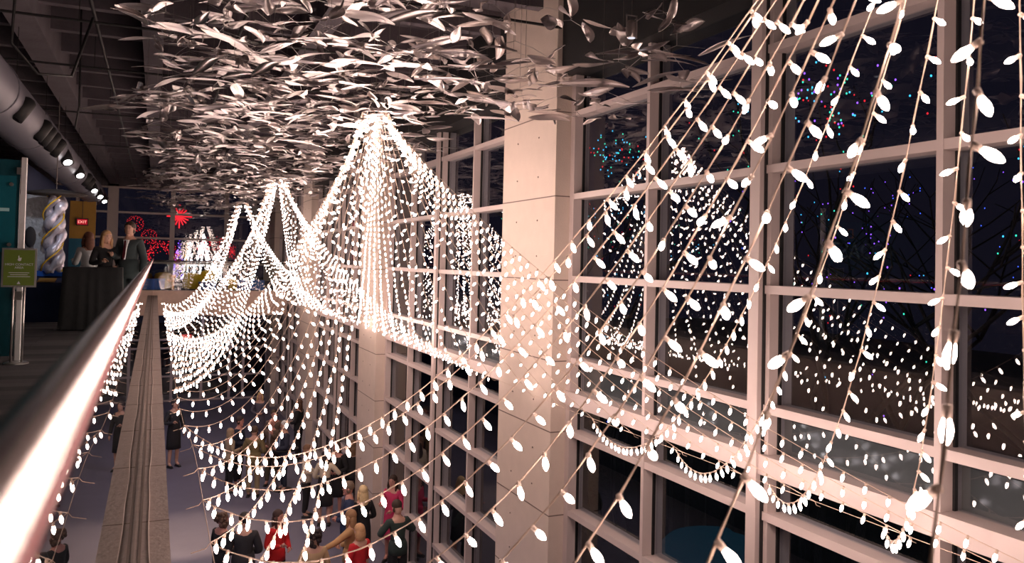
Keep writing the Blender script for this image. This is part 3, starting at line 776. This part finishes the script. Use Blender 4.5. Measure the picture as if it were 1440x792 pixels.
def join_meshes(a, mb, mt):
    """adds the collected pieces to mesh a (same material)"""
    b = bmesh.new(); b.from_mesh(a); x = mb.mesh('tmp', mt, True); b.from_mesh(x); b.to_mesh(a); b.free(); bpy.data.meshes.remove(x); return a

ARMS = {   # elbow, wrist, hand tip (right side, x mirrored for the left), local: +y is where the person faces
    'down': ((.25, -.02, 1.13), (.26, .05, .88), (.25, .09, .77)),
    'glass': ((.25, -.03, 1.14), (.16, .24, 1.20), (.12, .33, 1.22)),
    'belly': ((.26, .00, 1.13), (.08, .22, 1.08), (.0, .27, 1.07)),
    'reach': ((.40, .14, 1.30), (.62, .28, 1.26), (.74, .33, 1.22)),
    'mouth': ((.24, .12, 1.20), (.10, .24, 1.40), (.06, .20, 1.50)),
    'elbow_out': ((.34, .02, 1.20), (.18, .24, 1.26), (.10, .30, 1.28)),
}
def finger_set(wr, tip, side):
    """five separate tapered fingers from the palm, slightly curled"""
    mb = MB(); wr, tip = Vector(wr), Vector(tip); d = (tip - wr); L = d.length; d.normalize()
    s = d.orthogonal().normalized(); s = Vector((s.x, s.y, s.z)); nrm = d.cross(s).normalized()
    base = wr + d * L * .45
    mb.ell(wr + d * L * .35, .036, .022, .042, 8, 5, None)
    for i, (o_, l) in enumerate(((-.026, .068), (-.009, .078), (.009, .072), (.025, .056))):
        p = base + s * o_; q = p + d * l * .5; r = p + d * l * .86 + nrm * .022 * side
        mb.tube([p, q, r], [.0095, .0085, .006], 5)
    p = wr + d * L * .18 + s * .03; mb.tube([p, p + s * .022 + d * .025 + nrm * .01 * side, p + s * .024 + d * .052 + nrm * .024 * side], [.011, .0095, .007], 5)
    return mb
def head_mb(c, yaw, tilt):
    T = Matrix.Translation(c) @ Matrix.Rotation(yaw, 4, 'Z') @ Matrix.Rotation(tilt, 4, 'X')
    b = MB()
    b.lathe([(.012, -.125), (.048, -.112), (.064, -.075), (.074, -.03), (.079, .02), (.074, .065), (.052, .10), (.02, .117), (.001, .12)], 14, T, 1, 1.18)
    b.add([(-.006, .086, .02), (.006, .086, .02), (.014, .088, -.03), (-.014, .088, -.03), (0, .115, -.026)], [(0, 1, 4), (1, 2, 4), (2, 3, 4), (3, 0, 4)], T)
    b.ell((0, .082, -.062), .024, .012, .008, 8, 4, T)
    b.ell((0, .066, -.105), .03, .026, .02, 8, 5, T)
    for s in (-1, 1):
        b.ell((s * .079, -.002, -.008), .010, .019, .030, 6, 5, T)
    return b, T
def person(px, py, gz, face, H, label, top, legs, hair, arms=('belly', 'belly'), style='trousers', hairlen='short', yaw=0, tilt=0, shoe=(.02, .02, .02), group=None, lean=0, skin=None, extra=None, coat=None, hide_glass=True, bald=False):
    k = H / 1.75; sk_ = skin or SKIN
    t = empty('person', (px, py, gz), label, 'person', group, face)
    t.scale = (k, k, k)
    wdt = 1.0 if style == 'trousers' else .9
    V = []; Ed = []
    def v(x, y, z, rx, ry=None, par=None):
        V.append((x, y + lean * max(0, z - .95), z, rx, ry or rx)); i = len(V) - 1
        if par is not None: Ed.append((par, i))
        return i
    pel = v(0, 0, .97, .145 * wdt, .105)
    wst = v(0, -.005, 1.12, .125 * wdt, .10, pel); ch = v(0, 0, 1.30, .15 * wdt, .11, wst); up_ = v(0, -.01, 1.41, .12 * wdt, .085, ch)
    nk = v(0, 0, 1.50, .056, .058, up_); hd_ = v(0, .01, 1.575, .055, .062, nk)
    jt = {}
    for s in (-1, 1):
        sh = v(s * .165 * wdt, -.01, 1.415, .058, .055, up_)
        e, wr, tp = ARMS[arms[0 if s < 0 else 1]]
        el = v(s * e[0], e[1], e[2], .043, .043, sh); w1 = v(s * wr[0], wr[1], wr[2], .028, .024, el)
        jt[s] = (sh, el, w1, (s * tp[0], tp[1] + lean * max(0, tp[2] - .95), tp[2]))
    lg = {}
    for s in (-1, 1):
        hp = v(s * .095, 0, .86, .088, .09, pel); kn = v(s * .10, .015, .49, .056, .058, hp); an = v(s * .105, -.02, .10, .038, .042, kn); to = v(s * .115, .10, .045, .035, .028, an)
        lg[s] = (hp, kn, an, to)
    body = skin_mesh('body', V, Ed, sk_)
    hb_, T = head_mb((0, .015 + lean * .68, 1.635), yaw, tilt)
    for s in (-1, 1):
        w1 = V[jt[s][2]]; f = finger_set(w1[:3], jt[s][3], s); hb_.v, hb_.f, hb_.mi = hb_.v + f.v, hb_.f + [tuple(i + len(hb_.v) for i in q) for q in f.f], hb_.mi + f.mi
    body = join_meshes(body, hb_, sk_); link('body', body, t)
    eyes = MB()
    for s in (-1, 1): eyes.ell((s * .03, .083, .012), .011, .006, .006, 6, 4, T); eyes.ell((s * .031, .087, .034), .018, .005, .004, 6, 4, T)
    eyes.build('eyes', M['black'], t)
    # clothing follows the body
    def garment(name, idx, edges_, inf, mt, root=0):
        m_ = {i: n_ for n_, i in enumerate(idx)}
        vv = [(V[i][0], V[i][1], V[i][2], V[i][3] + inf, V[i][4] + inf) for i in idx]
        if name == 'trousers': vv[0] = (0, .0, 1.02, .105, .085)
        return link(name, skin_mesh(name, vv, [(m_[a], m_[b]) for a, b in edges_], mt, root), t)
    tm = mat('cloth_top', top, .85, noise=(10, .15)); lm = mat('cloth_lower', legs, .85, noise=(10, .15))
    ti = [pel, wst, ch, up_] + [i for s in (-1, 1) for i in jt[s][:3]]
    te = [(pel, wst), (wst, ch), (ch, up_)] + [e_ for s in (-1, 1) for e_ in ((up_, jt[s][0]), (jt[s][0], jt[s][1]), (jt[s][1], jt[s][2]))]
    garment({'trousers': 'jacket' if coat else 'shirt', 'skirt': 'blouse', 'dress': 'bodice'}[style], ti, te, .016 if not coat else .024, tm)
    if coat:      # shirt front and lapels / tie showing
        q = MB(); ly = lean * .4
        q.add([(-.045, .120 + ly, 1.45), (.045, .120 + ly, 1.45), (.0, .162 + ly, 1.12), (-.045, .08 + ly, 1.45), (.045, .08 + ly, 1.45), (0, .11 + ly, 1.12)], [(0, 2, 1), (3, 4, 5), (0, 3, 5, 2), (1, 2, 5, 4), (0, 1, 4, 3)])
        q.build('shirt_front', mat('shirt', coat[0], .7), t)
        if coat[1]:
            q = MB(); q.add([(-.014, .135 + ly, 1.44), (.014, .135 + ly, 1.44), (.024, .174 + ly, 1.16), (0, .178 + ly, 1.10), (-.024, .174 + ly, 1.16), (0, .10 + ly, 1.3)], [(0, 4, 3, 2, 1), (0, 1, 5), (1, 2, 5), (2, 3, 5), (3, 4, 5), (4, 0, 5)]); q.build('necktie', mat('tie', coat[1], .6), t)
        # jacket skirt
        MB().lathe([(.164, .80), (.172, .90), (.166, 1.02), (.15, 1.12)], 16, None, 1.12, .86).build('jacket_hem', tm, t, smooth=True)
    if style == 'trousers' and not coat:
        MB().lathe([(.166, .86), (.168, .95), (.158, 1.04), (.13, 1.10)], 16, None, 1.06, .80).build('shirt_hem', tm, t, smooth=True)
    if style == 'trousers':
        li = [pel] + [i for s in (-1, 1) for i in lg[s][:3]]
        MB().lathe([(.140, .84), (.152, .90), (.152, .98), (.14, 1.06)], 16, None, 1.08, .78).build('trouser_waist', lm, t, smooth=True)
        le = [e_ for s in (-1, 1) for e_ in ((pel, lg[s][0]), (lg[s][0], lg[s][1]), (lg[s][1], lg[s][2]))]
        garment('trousers', li, le, .018, lm)
    else:
        ns = 28; prof = [(.165, .48, 1.15), (.158, .62, 1.08), (.155, .80, 1.04), (.148, .95, 1.0), (.125, 1.10, .98), (.12, 1.14, .97)]
        q = MB(); vs = []; fs = []
        for j, (r, z, fl) in enumerate(prof):
            for i in range(ns):
                a = 2 * PI * i / ns; rr = r * (1 + .05 * math.sin(a * 6) * (1.14 - z) * 1.5) + .012
                vs.append((rr * 1.08 * math.cos(a), rr * .84 * math.sin(a), z))
        for j in range(len(prof) - 1): fs += [(j * ns + i, j * ns + (i + 1) % ns, (j + 1) * ns + (i + 1) % ns, (j + 1) * ns + i) for i in range(ns)]
        fs.append(tuple(range(ns))[::-1]); q.add(vs, fs); q.build('skirt', lm, t, smooth=True)
    sm = mat('shoe', shoe, .4)
    for s in (-1, 1):
        q = MB(); q.ell((s * .113, .045, .035), .045, .13, .035, 10, 5).box(s * .113 - .035, s * .113 + .035, -.07, .15, 0, .018); q.build('shoe', sm, t, smooth=True)
    # hair
    hm = mat('hair', hair, .7, noise=(30, .3))
    q = MB(); Th = T @ Matrix.Translation((0, -.015, .043)) @ Matrix.Rotation(.22, 4, 'X')
    if not bald:
        q.ell((0, 0, 0), .090, .104, .097, 14, 8, Th)
        for s in (-1, 1): q.ell((s * .068, -.005, -.03), .020, .04, .05, 8, 5, T)
    else:
        q.ell((0, -.055, -.035), .078, .055, .06, 12, 6, Th)
    if hairlen == 'long':
        q.lathe([(.03, -.36), (.075, -.33), (.092, -.22), (.096, -.10), (.085, .0), (.04, .06)], 12, T @ Matrix.Translation((0, -.060, 0)), 1.05, .55)
        for s in (-1, 1): q.tube([T @ Vector((s * .07, .02, .03)), T @ Vector((s * .088, .02, -.08)), T @ Vector((s * .085, .035, -.22))], [.025, .03, .012], 6)
    elif hairlen == 'bob':
        q.lathe([(.05, -.16), (.095, -.14), (.104, -.06), (.095, .02), (.05, .08)], 12, T @ Matrix.Translation((0, -.040, 0)), 1.0, .75)
    elif hairlen == 'curly':
        g = random.Random(int(px * 100)); 
        for i in range(46):
            a = g.uniform(0, 2 * PI); z = g.uniform(-.16, .12); rr = .10 * math.sqrt(max(0, 1 - (z / .17) ** 2)) ; yy = math.sin(a) * rr - .03
            if yy > .05 and z < .06: continue
            q.ell((math.cos(a) * rr, yy, z), .036, .036, .036, 6, 4, T)
    q.build('hair', hm, t, smooth=True)
    if extra == 'glass':
        w1 = Vector(jt[1][3]); g_ = empty('x', (0, 0, 0), 'x', 'x'); bpy.data.objects.remove(g_)
        wl = t.matrix_basis @ (w1 + Vector((0, .02, .02)))
        q = MB().lathe([(.025, -.04), (.030, .04), (.027, .04), (.022, -.034)], 12); q.build('drinking_glass', M['steel_glass'], smooth=True, label='clear drinks glass held by the ' + ('man in the dark suit' if label.startswith('man') else 'blonde woman in black'), cat='glass', loc=wl)
    if extra == 'bag':
        q = MB().box(.16, .22, -.16, .16, .62, .95).tube([(.19, -.1, .94), (.20, -.05, 1.2), (.15, .0, 1.44), (.2, .08, 1.2), (.19, .1, .94)], .008, 5); o = q.build('handbag', mat('bag_leather', (.55, .36, .24), .5), smooth=False, label='tan handbag on the shoulder of the ' + label.split(',')[0], cat='bag')
        o.matrix_basis = t.matrix_basis.copy()
    return t
M['steel_glass'] = glass('drinks_glass', (.95, .96, .97), 1.45)
def pxpos(x, y, z):       # where on height z the view ray through a photo pixel lands
    d = fw + rt * ((x - 720) / 1130) - up * ((y - 341) / 1130)
    k = (z - EYE.z) / d.z; return EYE.x + d.x * k, EYE.y + d.y * k
def place(x, y, H, face, label, *a, gz=GZ, **kw):
    X, Y = pxpos(x, y, gz + H * 1.0); 
    return person(X, Y, gz, R(face), H, label, *a, **kw)
BK = (.015, .015, .018); NV = (.02, .028, .055)
G = None
# facing: 0 = away along the hall, 90 = towards the balcony side, 180 = towards the camera, -90 = towards the windows
place(324, 603, 1.62, -70, 'woman with ash blonde hair in a tan cardigan, leftmost of the far group', (.42, .33, .22), BK, (.40, .28, .18), hairlen='bob', arms=('belly', 'glass'))
place(337, 586, 1.80, -120, 'man with dark hair in a dark navy shirt behind the tan cardigan', NV, BK, (.03, .02, .02), skin=SKIN2)
place(358, 600, 1.76, -20, 'man in an olive brown jacket and khaki trousers, back to the camera', (.20, .15, .07), (.32, .25, .15), (.10, .06, .04), coat=((.5, .5, .5), None))
place(383, 589, 1.76, 150, 'older balding man with a flushed face in a brown jacket', (.12, .08, .06), (.10, .08, .06), (.25, .2, .17), skin=SKIN2, bald=True, arms=('mouth', 'belly'), coat=((.3, .25, .25), None))
place(386, 577, 1.78, 170, 'man with glasses and brown hair behind the balding man', (.14, .10, .08), BK, (.08, .05, .03), skin=SKIN2)
place(401, 592, 1.80, 95, 'grey haired man in a navy suit with a blue tie', (.03, .035, .06), (.03, .035, .06), (.62, .60, .58), coat=((.45, .55, .7), (.05, .12, .3)), arms=('belly', 'belly'))
place(421, 562, 1.80, 60, 'person in black with brown hair beside the cocktail table, near the windows', BK, BK, (.10, .05, .03), hairlen='long')
place(366, 552, 1.68, 170, 'blonde woman in a grey patterned dress at the back of the far group', (.10, .09, .12), (.10, .09, .12), (.62, .42, .20), hairlen='long', style='dress')
place(432, 626, 1.66, -110, 'woman in a cream sweater and black trousers with brown hair', (.72, .62, .50), BK, (.22, .12, .07), hairlen='bob', arms=('belly', 'belly'))
place(458, 634, 1.68, -20, 'woman in a cream top and black skirt with long dark hair seen from behind', (.70, .60, .45), BK, (.03, .02, .02), hairlen='long', style='skirt', arms=('belly', 'elbow_out'))
place(474, 622, 1.72, 150, 'woman in a black dress facing the cream top', BK, BK, (.08, .05, .04), hairlen='bob', style='dress', skin=SKIN2)
place(497, 620, 1.74, -10, 'woman in a black jacket with long brown hair near the column, from behind', BK, BK, (.16, .09, .05), hairlen='long')
place(491, 678, 1.78, 80, 'man with a flushed face in a navy blazer left of the blonde', (.03, .045, .10), NV, (.20, .14, .10), skin=SKIN2, coat=((.1, .1, .15), None))
place(511, 684, 1.70, 10, 'woman in black with long pale blonde hair seen from behind', BK, BK, (.78, .58, .32), hairlen='long', style='dress')
place(553, 669, 1.70, 140, 'dark haired woman in a pink dress and open brown jacket by the windows', (.65, .05, .15), (.65, .05, .15), (.03, .015, .01), hairlen='long', style='dress', skin=SKIN2, arms=('belly', 'glass'))
place(561, 706, 1.76, 10, 'person in a dark green jacket with head bent, in front of the pink dress', (.03, .05, .045), BK, (.05, .03, .02), tilt=-.5, lean=.08, arms=('elbow_out', 'elbow_out'))
place(494, 718, 1.68, 60, 'woman in a tan sweater with one arm stretched out to the left', (.50, .30, .14), (.06, .05, .06), (.35, .20, .10), hairlen='long', arms=('reach', 'belly'))
place(506, 738, 1.64, 30, 'woman in a red top with curled blonde hair at the bottom edge', (.60, .02, .03), BK, (.62, .36, .18), hairlen='bob', arms=('belly', 'belly'))
place(442, 746, 1.66, 5, 'person in a tan top with curly dark hair at the bottom edge', (.55, .38, .22), BK, (.03, .02, .02), hairlen='curly')
place(391, 718, 1.66, -140, 'woman in a bright red sweater with dark hair', (.62, .015, .02), BK, (.05, .025, .02), hairlen='long', arms=('belly', 'glass'), skin=SKIN2)
place(344, 722, 1.78, -10, 'man in a black leather jacket with short black hair seen from behind', (.025, .025, .03), BK, (.015, .012, .012), coat=((.1, .1, .1), None))
place(313, 722, 1.66, -60, 'woman in black with curly brown hair at the left of the nearest group', BK, BK, (.12, .07, .05), hairlen='curly', skin=SKIN2)
X, Y = pxpos(243, 657, GZ)
person(X, Y, GZ, R(-150), 1.92, 'woman in a black dress and shoes standing alone right beside the ledge', (.03, .03, .035), BK, (.04, .03, .03), style='dress', arms=('down', 'glass'))
# on the balcony
person(-.42, 15.75, 0, R(150), 1.83, 'man in a dark suit, white shirt and dark red tie behind the bar table', (.035, .05, .055), (.035, .05, .055), (.05, .03, .02), coat=((.85, .85, .88), (.09, .01, .02)), arms=('down', 'glass'), yaw=.2, extra='glass')
person(-.80, 15.8, 0, R(-150), 1.66, 'blonde woman in black standing at the bar table beside the man in the suit', BK, BK, (.55, .33, .17), hairlen='long', arms=('belly', 'glass'), extra='glass')
person(-1.12, 16.5, 0, R(30), 1.64, 'woman in a white top with reddish brown hair behind the bar table', (.72, .72, .74), BK, (.20, .08, .05), hairlen='long', arms=('glass', 'belly'))
# cocktail table in the far group
t = empty('cocktail_table', (*pxpos(399, 640, GZ + .9), GZ), 'round black cocktail table in the far group', 'table')
MB().lathe([(.36, 1.04), (.37, 1.05), (.37, 1.07), (.36, 1.08)], 24).build('tabletop', M['black'], t); MB().tube([(0, 0, .02), (0, 0, 1.05)], .035, 8).build('post', M['steel'], t); MB().lathe([(.26, 0), (.25, .02), (.05, .04)], 18).build('base', M['black'], t)

# lamps of the ground floor (recessed in the balcony underside, light only) and an added warm spot
for k, y in enumerate((6, 11, 17, 23, 29)):
    spot('under_balcony_lamp', (-1.2, y, -1.0), (1.2, y + .5, GZ), 120, (.80, .76, 1), 120, .2)
spot('added_floor_spot', (-.8, 17.0, -1.0), (.7, 18.6, GZ), 800, (1, .68, .40), 42, .05)  # added warm spot, no fixture of its own, for the tan pool on the floor
spot('door_lamp', (1.5, 33.5, -1.0), (1.5, 36, -3), 30, (.4, .5, 1), 110, .1)
spot('balcony_lamp', (-2.6, 12.0, 3.9), (-1.6, 15.5, 0), 24, (.95, .88, 1), 95, .1)
spot('balcony_lamp', (-2.6, 22.0, 3.9), (-1.6, 22.5, 0), 16, (.95, .88, 1), 100, .1)
